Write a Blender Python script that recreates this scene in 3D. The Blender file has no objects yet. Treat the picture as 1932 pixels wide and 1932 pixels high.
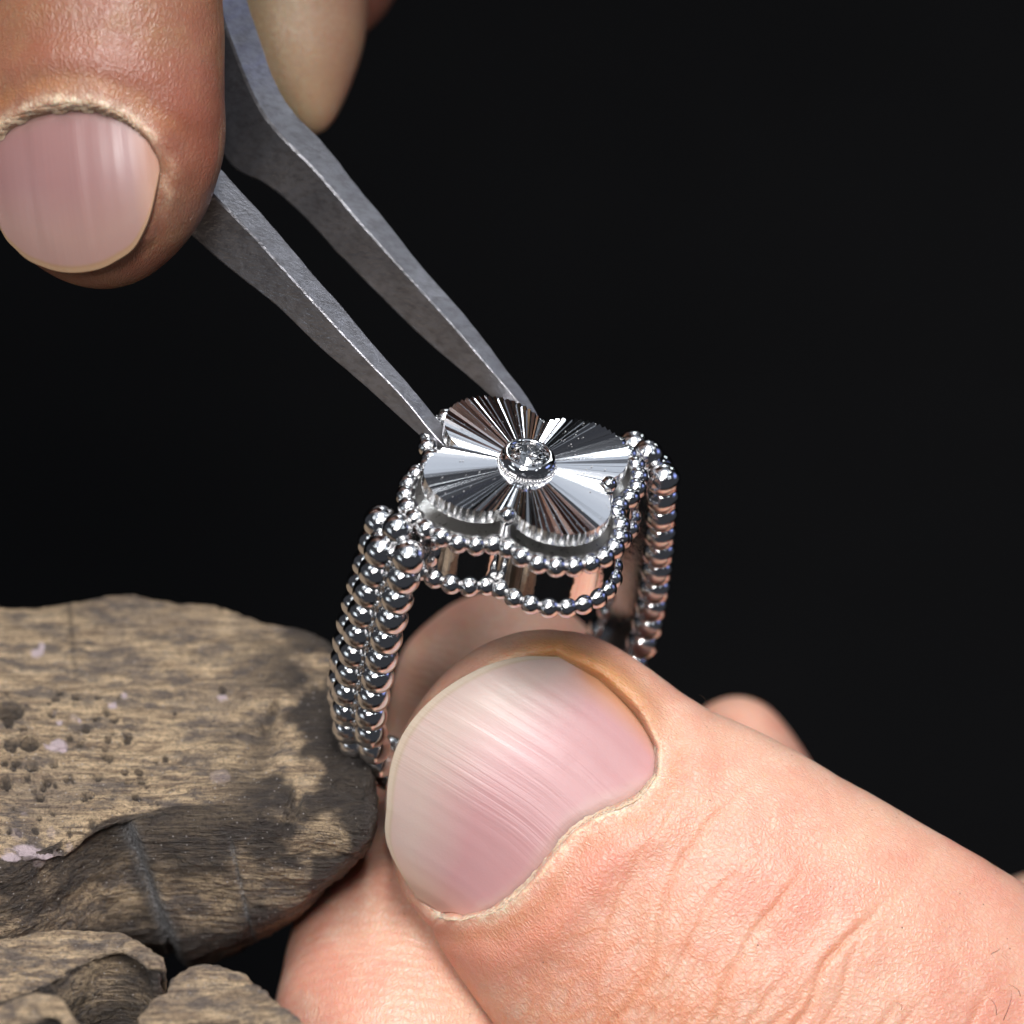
import bpy, bmesh, math, random
import numpy as np
from mathutils import Vector, Matrix, noise as mnoise

random.seed(7)
rng = np.random.default_rng(11)
scene = bpy.context.scene
COL = scene.collection
scene.unit_settings.scale_length = 0.01          # one unit is one centimetre

# ------------------------------------------------------------------ camera
PITCH = math.radians(40)
DIST = 20.0                                       # 20 cm from lens to the ring
PXU = 345.0                                       # photo pixels (1932 wide) per cm in the focal plane
Rv = np.array([1.0, 0, 0])
Uv = np.array([0, math.sin(PITCH), math.cos(PITCH)])
Nv = np.array([0, -math.cos(PITCH), math.sin(PITCH)])
FOCUS = np.array([0.0, 0.0, 0.0])
CAM = FOCUS + Nv * DIST
cd = bpy.data.cameras.new('camera')
cam = bpy.data.objects.new('camera', cd)
COL.objects.link(cam)
cam.matrix_world = Matrix((( Rv[0], Uv[0], Nv[0], CAM[0]), (Rv[1], Uv[1], Nv[1], CAM[1]),
                           (Rv[2], Uv[2], Nv[2], CAM[2]), (0, 0, 0, 1)))
cd.sensor_width = 36
cd.lens = 36 * DIST / (1932 / PXU)
cd.clip_start = 0.5
cd.clip_end = 500
cd.dof.use_dof = True
cd.dof.focus_distance = DIST + 0.12
cd.dof.aperture_fstop = 0.29
scene.camera = cam

# ------------------------------------------------------------------ world, lamps and added fills, exposure
w = bpy.data.worlds.new('World')
scene.world = w
w.use_nodes = True
w.node_tree.nodes['Background'].inputs[0].default_value = (0.8, 0.85, 1.0, 1)
w.node_tree.nodes['Background'].inputs[1].default_value = 0.05
scene.view_settings.view_transform = 'Standard'
scene.view_settings.look = 'None'
scene.view_settings.exposure = 0.0
scene.view_settings.gamma = 1.0
scene.cycles.use_denoising = True
scene.cycles.max_bounces = 10
scene.cycles.caustics_reflective = False
scene.cycles.caustics_refractive = False
scene.cycles.sample_clamp_indirect = 6


def cdir(x, y, z):                                # a direction given right / up / towards the lens
    return Rv * x + Uv * y + Nv * z


def area(name, direction, dist, sx, sy, watts, col, target=(0, 0, 0)):
    d = np.array(direction, float)
    d /= np.linalg.norm(d)
    p = np.array(target) + d * dist
    l = bpy.data.lights.new(name, 'AREA')
    l.shape = 'RECTANGLE'
    l.size, l.size_y, l.energy, l.color = sx, sy, watts, col
    o = bpy.data.objects.new(name, l)
    COL.objects.link(o)
    z = Vector(d)
    up = Vector((0, 1, 0)) if abs(d[1]) < .9 else Vector((0, 0, 1))
    x = up.cross(z).normalized()
    y = z.cross(x)
    o.matrix_world = Matrix(((x[0], y[0], z[0], p[0]), (x[1], y[1], z[1], p[1]), (x[2], y[2], z[2], p[2]), (0, 0, 0, 1)))
    return o


area('bench_lamp', (0.05, -0.24, 1.0), 26, 5.5, 17, 8600, (1.0, 0.97, 0.94))
area('overhead_fill', (0.0, -0.1, 1.0), 60, 70, 70, 9500, (0.80, 0.88, 1.0))  # unseen panel added overhead to brighten what the metal reflects
area('tube_or_glint_strip', (-1.0, -0.42, 0.22), 30, 1.2, 10, 190, (0.85, 0.93, 1.0))
area('tube_or_glint_strip', (-1.0, -0.62, 0.20), 30, 1.0, 10, 190, (0.85, 0.93, 1.0))
area('front_lamp', (-0.22, -0.66, 0.72), 26, 5, 4, 2900, (1.0, 0.98, 0.96))
area('tube_or_glint_strip', (0.08, 0.80, 0.58), 26, 1.6, 5, 420, (0.9, 0.95, 1.0))  # strip added behind to streak the clover's dark quarters white
area('tube_or_glint_strip', (-0.62, -0.22, 0.75), 28, 1.2, 6, 260, (0.9, 0.95, 1.0))  # this strip and the next are added for sparkle on the beads
area('tube_or_glint_strip', (0.60, -0.45, 0.70), 28, 1.2, 5, 240, (0.85, 0.92, 1.0))  # added on the right, for bead sparkle only
area('tube_or_glint_strip', (0.57, 0.14, 0.82), 26, 1.0, 5, 210, (0.9, 0.95, 1.0))  # added strip that draws white streaks in the side lobes
area('tube_or_glint_strip', (-0.29, 0.85, 0.45), 26, 1.2, 4, 200, (0.9, 0.95, 1.0))  # added behind left, for white streaks near the clover notches
area('tube_or_glint_strip', (0.60, 0.66, 0.45), 26, 1.2, 4, 200, (0.9, 0.95, 1.0))  # added behind right, for the same notch streaks
area('rear_fill_panel', (0.02, 0.80, 0.60), 30, 24, 16, 260, (0.80, 0.88, 1.0))  # unseen panel added so the clover facets reflect blue-grey instead of black
area('blue_fill', (1.0, 0.12, 0.35), 30, 8, 10, 420, (0.33, 0.42, 1.0))  # unseen blue source added for the blue reflection in the right-hand beads

# ------------------------------------------------------------------ helpers


def W(px, py, d=0.0):                             # place in the scene: seen at photo pixel px, py and d cm nearer than the focal plane
    k = (DIST - d) / DIST
    return CAM - Nv * (DIST - d) + (Rv * (px - 966) / PXU - Uv * (py - 966) / PXU) * k


def hermite(xk, yk, x):
    xk = np.asarray(xk, float)
    yk = np.asarray(yk, float)
    one = yk.ndim == 1
    if one:
        yk = yk[:, None]
    m = np.zeros_like(yk)
    dx = np.diff(xk)
    sl = np.diff(yk, axis=0) / dx[:, None]
    m[1:-1] = (sl[:-1] * dx[1:, None] + sl[1:] * dx[:-1, None]) / (dx[:-1] + dx[1:])[:, None]
    m[0], m[-1] = sl[0], sl[-1]
    i = np.clip(np.searchsorted(xk, x, side='right') - 1, 0, len(xk) - 2)
    h = dx[i]
    t = ((np.asarray(x) - xk[i]) / h)[:, None]
    h = h[:, None]
    r = ((2*t**3 - 3*t**2 + 1) * yk[i] + (t**3 - 2*t**2 + t) * h * m[i] + (-2*t**3 + 3*t**2) * yk[i+1] + (t**3 - t**2) * h * m[i+1])
    return r[:, 0] if one else r


def sstep(a, b, x):
    t = np.clip((x - a) / (b - a), 0, 1)
    return t * t * (3 - 2 * t)


def fbm(P, scale, octaves=3):
    P = np.asarray(P) * scale
    return np.array([mnoise.fractal(Vector(p), 1.0, 2.0, octaves) for p in P])


def mesh_obj(name, verts, faces, mat, parent=None, smooth=True, attrs=None, loc=None):
    me = bpy.data.meshes.new(name)
    me.from_pydata([tuple(v) for v in verts], [], [tuple(f) for f in faces])
    me.update()
    if smooth:
        me.polygons.foreach_set('use_smooth', [True] * len(me.polygons))
    for k, arr in (attrs or {}).items():
        arr = np.asarray(arr, np.float32)
        if arr.ndim == 1:
            a = me.attributes.new(k, 'FLOAT', 'POINT')
            a.data.foreach_set('value', arr.ravel())
        else:
            if arr.shape[1] == 2:
                arr = np.hstack([arr, np.zeros((len(arr), 1), np.float32)])
            a = me.attributes.new(k, 'FLOAT_VECTOR', 'POINT')
            a.data.foreach_set('vector', arr.ravel())
    if mat:
        me.materials.append(mat)
    o = bpy.data.objects.new(name, me)
    COL.objects.link(o)
    if parent:
        o.parent = parent
    return o


def bm_obj(name, bm, mat, parent=None, smooth=True):
    me = bpy.data.meshes.new(name)
    bmesh.ops.recalc_face_normals(bm, faces=bm.faces)
    bm.to_mesh(me)
    bm.free()
    if smooth:
        me.polygons.foreach_set('use_smooth', [True] * len(me.polygons))
    me.materials.append(mat)
    o = bpy.data.objects.new(name, me)
    COL.objects.link(o)
    if parent:
        o.parent = parent
    return o


def tag(o, label=None, cat=None, group=None, kind=None):
    if label: o['label'] = label
    if cat: o['category'] = cat
    if group: o['group'] = group
    if kind: o['kind'] = kind
    return o


def empty(name, mw=None):
    o = bpy.data.objects.new(name, None)
    o.empty_display_size = 0.2
    COL.objects.link(o)
    if mw is not None:
        o.matrix_world = mw
    return o


# ------------------------------------------------------------------ materials
class NT:
    def __init__(self, name):
        self.m = bpy.data.materials.new(name)
        self.m.use_nodes = True
        self.t = self.m.node_tree
        self.n = self.t.nodes
        self.b = self.n['Principled BSDF']

    def node(self, typ, **kw):
        nd = self.n.new(typ)
        for k, v in kw.items():
            if k in nd.inputs.keys() if isinstance(k, str) else False:
                nd.inputs[k].default_value = v
            else:
                setattr(nd, k, v)
        return nd

    def link(self, a, b):
        self.t.links.new(a, b)

    def attr(self, name):
        a = self.n.new('ShaderNodeAttribute')
        a.attribute_name = name
        return a

    def coords(self):
        return self.n.new('ShaderNodeTexCoord').outputs['Object']

    def mapping(self, vec, scale=(1, 1, 1), rot=(0, 0, 0)):
        m = self.n.new('ShaderNodeMapping')
        m.inputs['Scale'].default_value = scale
        m.inputs['Rotation'].default_value = rot
        self.link(vec, m.inputs['Vector'])
        return m.outputs[0]

    def noise(self, vec, scale, detail=4, rough=.55, dist=0):
        n = self.n.new('ShaderNodeTexNoise')
        n.inputs['Scale'].default_value = scale
        n.inputs['Detail'].default_value = detail
        n.inputs['Roughness'].default_value = rough
        n.inputs['Distortion'].default_value = dist
        self.link(vec, n.inputs['Vector'])
        return n.outputs['Fac']

    def voronoi(self, vec, scale, feature='DISTANCE_TO_EDGE', rnd=1):
        n = self.n.new('ShaderNodeTexVoronoi')
        n.feature = feature
        n.inputs['Scale'].default_value = scale
        n.inputs['Randomness'].default_value = rnd
        self.link(vec, n.inputs['Vector'])
        return n.outputs['Distance']

    def ramp(self, fac, stops):
        r = self.n.new('ShaderNodeValToRGB')
        e = r.color_ramp.elements
        while len(e) < len(stops):
            e.new(0.5)
        for i, (p, c) in enumerate(stops):
            e[i].position = p
            e[i].color = (c, c, c, 1) if isinstance(c, (int, float)) else (*c, 1)
        self.link(fac, r.inputs[0])
        return r.outputs[0]

    def mix(self, fac, a, b, mode='MIX'):
        m = self.n.new('ShaderNodeMix')
        m.data_type = 'RGBA'
        m.blend_type = mode
        for sock, v in ((m.inputs[0], fac), (m.inputs[6], a), (m.inputs[7], b)):
            if hasattr(v, 'is_linked'):
                self.link(v, sock)
            elif isinstance(v, (int, float)):
                sock.default_value = v
            else:
                sock.default_value = (*v, 1)
        return m.outputs[2]

    def math(self, op, a, b=0.0, c=0.0):
        m = self.n.new('ShaderNodeMath')
        m.operation = op
        for i, v in enumerate((a, b, c)):
            if hasattr(v, 'is_linked'):
                self.link(v, m.inputs[i])
            else:
                m.inputs[i].default_value = v
        return m.outputs[0]

    def bump(self, h, dist, strength=1.0, prev=None):
        b = self.n.new('ShaderNodeBump')
        b.inputs['Strength'].default_value = strength
        b.inputs['Distance'].default_value = dist
        self.link(h, b.inputs['Height'])
        if prev is not None:
            self.link(prev, b.inputs['Normal'])
        return b.outputs[0]

    def set(self, **kw):
        for k, v in kw.items():
            s = self.b.inputs[k.replace('_', ' ')]
            if hasattr(v, 'is_linked'):
                self.link(v, s)
            else:
                s.default_value = (*v, 1) if isinstance(v, tuple) and len(v) == 3 and s.type == 'RGBA' else v
        return self


def metal(name, col, rough, scratch=0.0, sc=60):
    t = NT(name)
    t.set(Base_Color=col, Metallic=1.0, Roughness=rough)
    if scratch:
        v = t.coords()
        h = t.noise(v, sc, 3)
        t.set(Normal=t.bump(h, scratch))
        t.set(Roughness=t.ramp(t.noise(v, sc * .4, 4), [(0.3, rough * .7), (0.75, rough * 1.5)]))
    return t.m


M_GOLD = metal('polished_white_gold', (0.86, 0.85, 0.85), 0.05, 0.0006, 25)
M_DISC = metal('engraved_white_gold', (0.90, 0.90, 0.92), 0.10)
M_RIM = metal('fluted_white_gold', (0.9, 0.9, 0.9), 0.22)
M_SATIN = metal('satin_white_gold', (0.75, 0.73, 0.70), 0.33, 0.0015, 90)


def steel():
    t = NT('worn_tweezer_steel')
    v = t.coords()
    n = t.noise(v, 30, 6, .7)
    n2 = t.noise(v, 4, 4)
    c = t.mix(t.ramp(n2, [(.35, 0.0), (.7, 1.0)]), (0.36, 0.36, 0.395), (0.48, 0.48, 0.525))
    c = t.mix(t.ramp(t.noise(t.mapping(v, (9, 26, 26), (0, .3, .75)), 1.0, 5, .65), [(.30, .6), (.56, 0.0)]), c, (0.20, 0.19, 0.19))
    t.set(Base_Color=c, Metallic=0.92, Roughness=t.ramp(n, [(.2, .26), (.8, .38)]))
    br = t.noise(t.mapping(v, (22, 60, 60), (0, .3, .75)), 1.0, 3, .6)
    t.set(Normal=t.bump(t.math('MULTIPLY_ADD', n, .45, br), 0.004))
    return t.m


M_STEEL = steel()


def diamond():
    t = NT('diamond')
    t.set(Base_Color=(1, 1, 1), Roughness=0.0, IOR=2.42, Metallic=0.1)
    t.b.inputs['Transmission Weight'].default_value = 1.0
    return t.m


M_DIAMOND = diamond()


def skin(name, base, red, pale, micro=0.010):
    t = NT(name)
    uv = t.attr('skin_uv').outputs['Vector']
    ob = t.coords()
    big = t.noise(ob, 1.3, 3)
    mid = t.noise(ob, 5.0, 4, .6)
    fine = t.noise(ob, 40, 3, .6)
    c = t.mix(t.ramp(big, [(.40, 0.0), (.62, 1.0)]), base, red)
    c = t.mix(t.ramp(mid, [(.48, 0.0), (.75, .7)]), c, pale)
    c = t.mix(t.ramp(t.noise(ob, 2.8, 4, .65), [(.52, 0.0), (.72, .55)]), c, (red[0] * 1.02, red[1] * .95, red[2] * 1.0))
    c = t.mix(t.ramp(fine, [(.30, .18), (.6, 0.0)]), c, (red[0] * .8, red[1] * .7, red[2] * .65))
    c = t.mix(t.math('MULTIPLY', t.attr('flush').outputs['Fac'], 0.65), c, (red[0] * .96, red[1] * .80, red[2] * .76))
    dry = t.math('MULTIPLY', t.attr('dry').outputs['Fac'], t.ramp(t.noise(ob, 14, 4, .7), [(.38, .2), (.6, 1.0)]))
    c = t.mix(dry, c, (.76, .62, .46))
    c = t.mix(t.attr('pallor').outputs['Fac'], c, (.50, .40, .25))
    c = t.mix(t.attr('stain').outputs['Fac'], c, (0.50, 0.25, 0.08))
    # tiny dark specks of polishing dust
    sp = t.voronoi(ob, 9, 'F1')
    c = t.mix(t.ramp(sp, [(.035, .75), (.055, 0.0)]), c, (0.10, 0.07, 0.06))
    t.set(Base_Color=c, IOR=1.42)
    # relief: cells over the joint, fine lines that run across the finger, soft lumps
    warp = t.n.new('ShaderNodeMix')
    warp.data_type = 'VECTOR'
    warp.inputs[0].default_value = 0.06
    nz = t.n.new('ShaderNodeTexNoise')
    nz.inputs['Scale'].default_value = 3.5
    nz.inputs['Detail'].default_value = 3
    t.link(uv, nz.inputs['Vector'])
    t.link(uv, warp.inputs[4])
    t.link(nz.outputs['Color'], warp.inputs[5])
    wv = warp.outputs[1]
    cells = t.voronoi(t.mapping(wv, (30, 34, 1), (0, 0, .3)), 1.0)
    cells2 = t.voronoi(t.mapping(wv, (62, 55, 1), (0, 0, .5)), 1.0)
    folds = t.voronoi(t.mapping(wv, (7.5, 3.2, 1), (0, 0, .12)), 1.0)
    folds2 = t.voronoi(t.mapping(wv, (9, 6.5, 1), (0, 0, -.5)), 1.0)
    along = t.noise(t.mapping(wv, (5, 34, 1), (0, 0, .35)), 1.0, 3, .6)
    su = t.n.new('ShaderNodeSeparateXYZ')
    t.link(uv, su.inputs[0])
    joint = t.math('MULTIPLY', t.ramp(t.math('MULTIPLY', su.outputs[0], .1), [(.12, .12), (.20, 1.0)]), t.ramp(t.math('MULTIPLY', su.outputs[1], .2), [(.32, 1.0), (.44, .12)]))
    folds3 = t.voronoi(t.mapping(wv, (17, 8, 1), (0, 0, .25)), 1.0)
    hf = t.math('MULTIPLY', t.math('MULTIPLY_ADD', t.ramp(folds, [(0, 0), (.16, 1)]), 1.0, t.math('MULTIPLY', t.ramp(folds2, [(0, 0), (.12, 1)]), .7)), joint)
    hc = t.math('MULTIPLY_ADD', t.ramp(cells, [(0, 0), (.3, 1)]), .55, t.math('MULTIPLY', t.ramp(cells2, [(0, 0), (.35, 1)]), .35))
    hc = t.math('MULTIPLY_ADD', along, .8, hc)
    h = t.math('MULTIPLY_ADD', hf, .60, hc)
    h = t.math('MULTIPLY_ADD', t.math('MULTIPLY', t.ramp(folds3, [(0, 0), (.14, 1)]), joint), .5, h)
    wvx = t.n.new('ShaderNodeTexWave')
    wvx.inputs['Scale'].default_value = 5.5
    wvx.inputs['Distortion'].default_value = 5.0
    wvx.inputs['Detail'].default_value = 2
    wvx.inputs['Detail Scale'].default_value = .6
    t.link(uv, wvx.inputs['Vector'])
    pr_ = t.math('MULTIPLY', wvx.outputs['Fac'], t.attr('print').outputs['Fac'])
    h = t.math('MULTIPLY_ADD', pr_, .55, h)
    c = t.mix(t.math('MULTIPLY', pr_, .12), c, pale)
    t.set(Normal=t.bump(h, micro))
    fur3 = t.math('MULTIPLY', t.ramp(folds3, [(0.0, .55), (.14, 0)]), joint)
    c = t.mix(fur3, c, (red[0] * .97, red[1] * .84, red[2] * .66))
    # furrows keep a deeper, more orange skin colour than the plump cells between them
    fur = t.math('MULTIPLY', t.math('SUBTRACT', 1.0, t.ramp(folds, [(0, 0), (.20, 1)])), t.math('MULTIPLY', joint, .75))
    c = t.mix(fur, c, (red[0] * .98, red[1] * .84, red[2] * .62))
    c = t.mix(t.math('MULTIPLY', t.attr('furrow').outputs['Fac'], .75), c, (red[0] * .92, red[1] * .76, red[2] * .50))
    c = t.mix(t.math('MULTIPLY', t.ramp(cells, [(0.02, .30), (.22, 0)]), 1.0), c, (red[0] * .97, red[1] * .82, red[2] * .72))
    t.set(Base_Color=c)
    t.set(Roughness=t.ramp(t.noise(ob, 22, 4, .7), [(.3, .27), (.7, .44)]))
    t.b.inputs['Subsurface Weight'].default_value = 0.75
    t.b.inputs['Subsurface Radius'].default_value = (1.0, 0.36, 0.20)
    t.b.inputs['Subsurface Scale'].default_value = 0.11
    t.b.inputs['Specular IOR Level'].default_value = 0.6
    return t.m


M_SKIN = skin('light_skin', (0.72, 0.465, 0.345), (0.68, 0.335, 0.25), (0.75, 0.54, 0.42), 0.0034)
M_SKIN_DIM = skin('ruddy_shaded_skin', (0.285, 0.145, 0.085), (0.27, 0.11, 0.075), (0.33, 0.20, 0.10), 0.0032)  # reddish skin, its colours darkened to stand in for shade on this hand


def nail_mat(name, pink, pale, edge, stain=1.0, ridge=1.0):
    t = NT(name)
    a = t.attr('nail_uv').outputs['Vector']
    sep = t.n.new('ShaderNodeSeparateXYZ')
    t.link(a, sep.inputs[0])
    u, l = sep.outputs[0], sep.outputs[1]
    ob = t.coords()
    soft = t.noise(ob, 3, 2)
    uu = t.math('ADD', u, t.math('MULTIPLY', t.math('MULTIPLY', t.math('SUBTRACT', soft, .5), .14), t.ramp(u, [(.06, 0), (.3, 1)])))
    c = t.ramp(uu, [(0.01, edge), (0.026, edge), (0.036, (edge[0] * .90, edge[1] * .86, edge[2] * .84)), (0.055, pale), (0.20, pale), (0.52, pink), (0.88, pink), (1.0, pale)])
    rid = t.noise(t.mapping(a, (0.25, 16, 1)), 1.0, 4, .6)
    rid2 = t.noise(t.mapping(a, (0.5, 40, 1)), 1.0, 3, .6)
    c = t.mix(t.ramp(rid, [(.35, .08 * ridge), (.6, 0)]), c, (pink[0] * .92, pink[1] * .78, pink[2] * .78))
    st = t.math('MULTIPLY', t.ramp(l, [(.0, 1.0), (.03, .8), (.10, 0.0)]), t.ramp(uu, [(.25, 0), (.5, .9 * stain), (1, .95 * stain)]))
    c = t.mix(st, c, (0.50, 0.25, 0.11))
    st = t.math('MULTIPLY', t.ramp(l, [(.86, 0.0), (1.0, .8)]), .8)
    c = t.mix(st, c, (0.52, 0.30, 0.20))
    t.set(Base_Color=c, IOR=1.5)
    band = t.ramp(t.math('ADD', l, t.math('MULTIPLY', t.math('SUBTRACT', soft, .5), .1)), [(.20, .08), (.30, 1.0), (.58, 1.0), (.70, .06)])
    h = t.math('MULTIPLY', t.math('MULTIPLY_ADD', rid, 1.0, t.math('MULTIPLY', rid2, .6)), band)
    h = t.math('MULTIPLY_ADD', t.noise(ob, 70, 3), .10, h)
    t.set(Normal=t.bump(h, 0.007 * ridge))
    t.set(Roughness=t.ramp(rid2, [(.3, .28), (.7, .44)]))
    t.b.inputs['Subsurface Weight'].default_value = 0.35
    t.b.inputs['Subsurface Radius'].default_value = (1.0, 0.5, 0.4)
    t.b.inputs['Subsurface Scale'].default_value = 0.06
    return t.m


M_NAIL = nail_mat('thumbnail', (0.50, 0.275, 0.28), (0.50, 0.375, 0.335), (0.50, 0.41, 0.32))
M_NAIL_DIM = nail_mat('ruddy_shaded_fingernail', (0.275, 0.145, 0.14), (0.31, 0.185, 0.16), (0.32, 0.20, 0.12), 0.0, 0.25)  # nail colours lowered too, carrying the upper hand's shade


def wood():
    t = NT('burnt_bench_wood')
    ob = t.coords()
    g = t.mapping(ob, (1.2, 12, 16), (0, 0, -.10))
    grain = t.noise(g, 2.2, 6, .65, .3)
    fib = t.noise(t.mapping(ob, (3.5, 42, 48), (0, 0, -.10)), 1.0, 5, .7)
    soot_shade = t.noise(ob, 1.5, 6, .68, .4)
    soot2 = t.noise(t.mapping(ob, (2.4, 5, 5)), 1.6, 6, .72)
    c = t.ramp(grain, [(.28, (0.19, 0.13, 0.09)), (.42, (0.48, 0.345, 0.225)), (.56, (0.84, 0.62, 0.39)), (.72, (0.56, 0.44, 0.33))])
    c = t.mix(t.ramp(fib, [(.36, .75), (.52, 0.0)]), c, (0.11, 0.08, 0.065))
    c = t.mix(t.ramp(fib, [(.56, 0), (.70, .5)]), c, (0.66, 0.50, 0.33))
    c = t.mix(t.ramp(soot2, [(.48, 0.0), (.60, .8)]), c, (0.15, 0.13, 0.125))
    c = t.mix(t.ramp(soot_shade, [(.50, 0.0), (.72, .7)]), c, (0.16, 0.135, 0.13))
    c = t.mix(t.attr('soot_shade').outputs['Fac'], c, (0.045, 0.038, 0.036))
    c = t.mix(t.ramp(t.noise(ob, 55, 3, .8), [(.36, .6), (.5, 0)]), c, (0.06, 0.045, 0.04))
    c = t.mix(t.ramp(t.voronoi(ob, 24, 'F1'), [(.09, .7), (.14, 0)]), c, (0.55, 0.50, 0.48))
    c = t.mix(t.attr('wax').outputs['Fac'], c, (0.74, 0.60, 0.64))
    c = t.mix(t.attr('dust').outputs['Fac'], c, t.ramp(t.noise(ob, 60, 3, .8), [(.4, (0.09, .08, .08)), (.62, (.62, .62, .64))]))
    t.set(Base_Color=c, Roughness=t.ramp(soot2, [(.4, .48), (.7, .30)]))
    h = t.math('MULTIPLY_ADD', fib, 0.9, t.math('MULTIPLY', grain, .9))
    h = t.math('MULTIPLY_ADD', t.noise(ob, 28, 5, .7), .8, h)
    t.set(Normal=t.bump(h, 0.05))
    return t.m


M_WOOD = wood()


def plain(name, col, rough):
    t = NT(name)
    n = t.noise(t.coords(), .4, 3)
    c = t.mix(n, col, tuple(x * .7 for x in col))
    t.set(Base_Color=c, Roughness=rough)
    t.b.inputs['Specular IOR Level'].default_value = 0.1
    return t.m


# ------------------------------------------------------------------ backdrop
M_BACK = plain('black_cloth', (0.007, 0.007, 0.0075), 0.95)
# a dark cloth that hangs behind the bench and runs forward beneath it
prof = [(-30, -16), (14, -16), (22, -14.5), (27, -10), (29, -2), (30, 40)]
bv, bf = [], []
ts = np.linspace(0, 1, 60)
pr = hermite(np.linspace(0, 1, len(prof)), np.array(prof, float), ts)
for i, (y, z) in enumerate(pr):
    for x in np.linspace(-60, 60, 25):
        bv.append((x, y + .25 * math.sin(x * .7), z + .12 * math.sin(x * .5 + y * .3)))
for i in range(59):
    for j in range(24):
        bf.append((i*25+j, i*25+j+1, (i+1)*25+j+1, (i+1)*25+j))
tag(mesh_obj('backdrop', bv, bf, M_BACK), 'plain black cloth backdrop behind the hands and ring', 'backdrop', kind='structure')

# ------------------------------------------------------------------ bench pin


def inpoly_sd(P, poly):
    """signed distance to a polygon, negative inside"""
    poly = np.asarray(poly, float)
    n = len(poly)
    d = np.full(len(P), 1e9)
    ins = np.zeros(len(P), bool)
    for i in range(n):
        a, b = poly[i], poly[(i+1) % n]
        e = b - a
        v = P - a
        t = np.clip((v @ e) / (e @ e), 0, 1)
        q = v - t[:, None] * e
        d = np.minimum(d, (q**2).sum(1))
        c = ((a[1] <= P[:, 1]) != (b[1] <= P[:, 1]))
        with np.errstate(divide='ignore', invalid='ignore'):
            xi = a[0] + (P[:, 1] - a[1]) / (b[1] - a[1]) * e[0]
        ins ^= c & (P[:, 0] < xi)
    return np.where(ins, -1, 1) * np.sqrt(d)


bench = empty('bench_pin', Matrix.Translation(Vector(W(300, 1700, -1.2))))
tag(bench, 'scarred dark wooden bench pin with burnt pits, at the lower left under the ring', 'bench pin')


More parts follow.
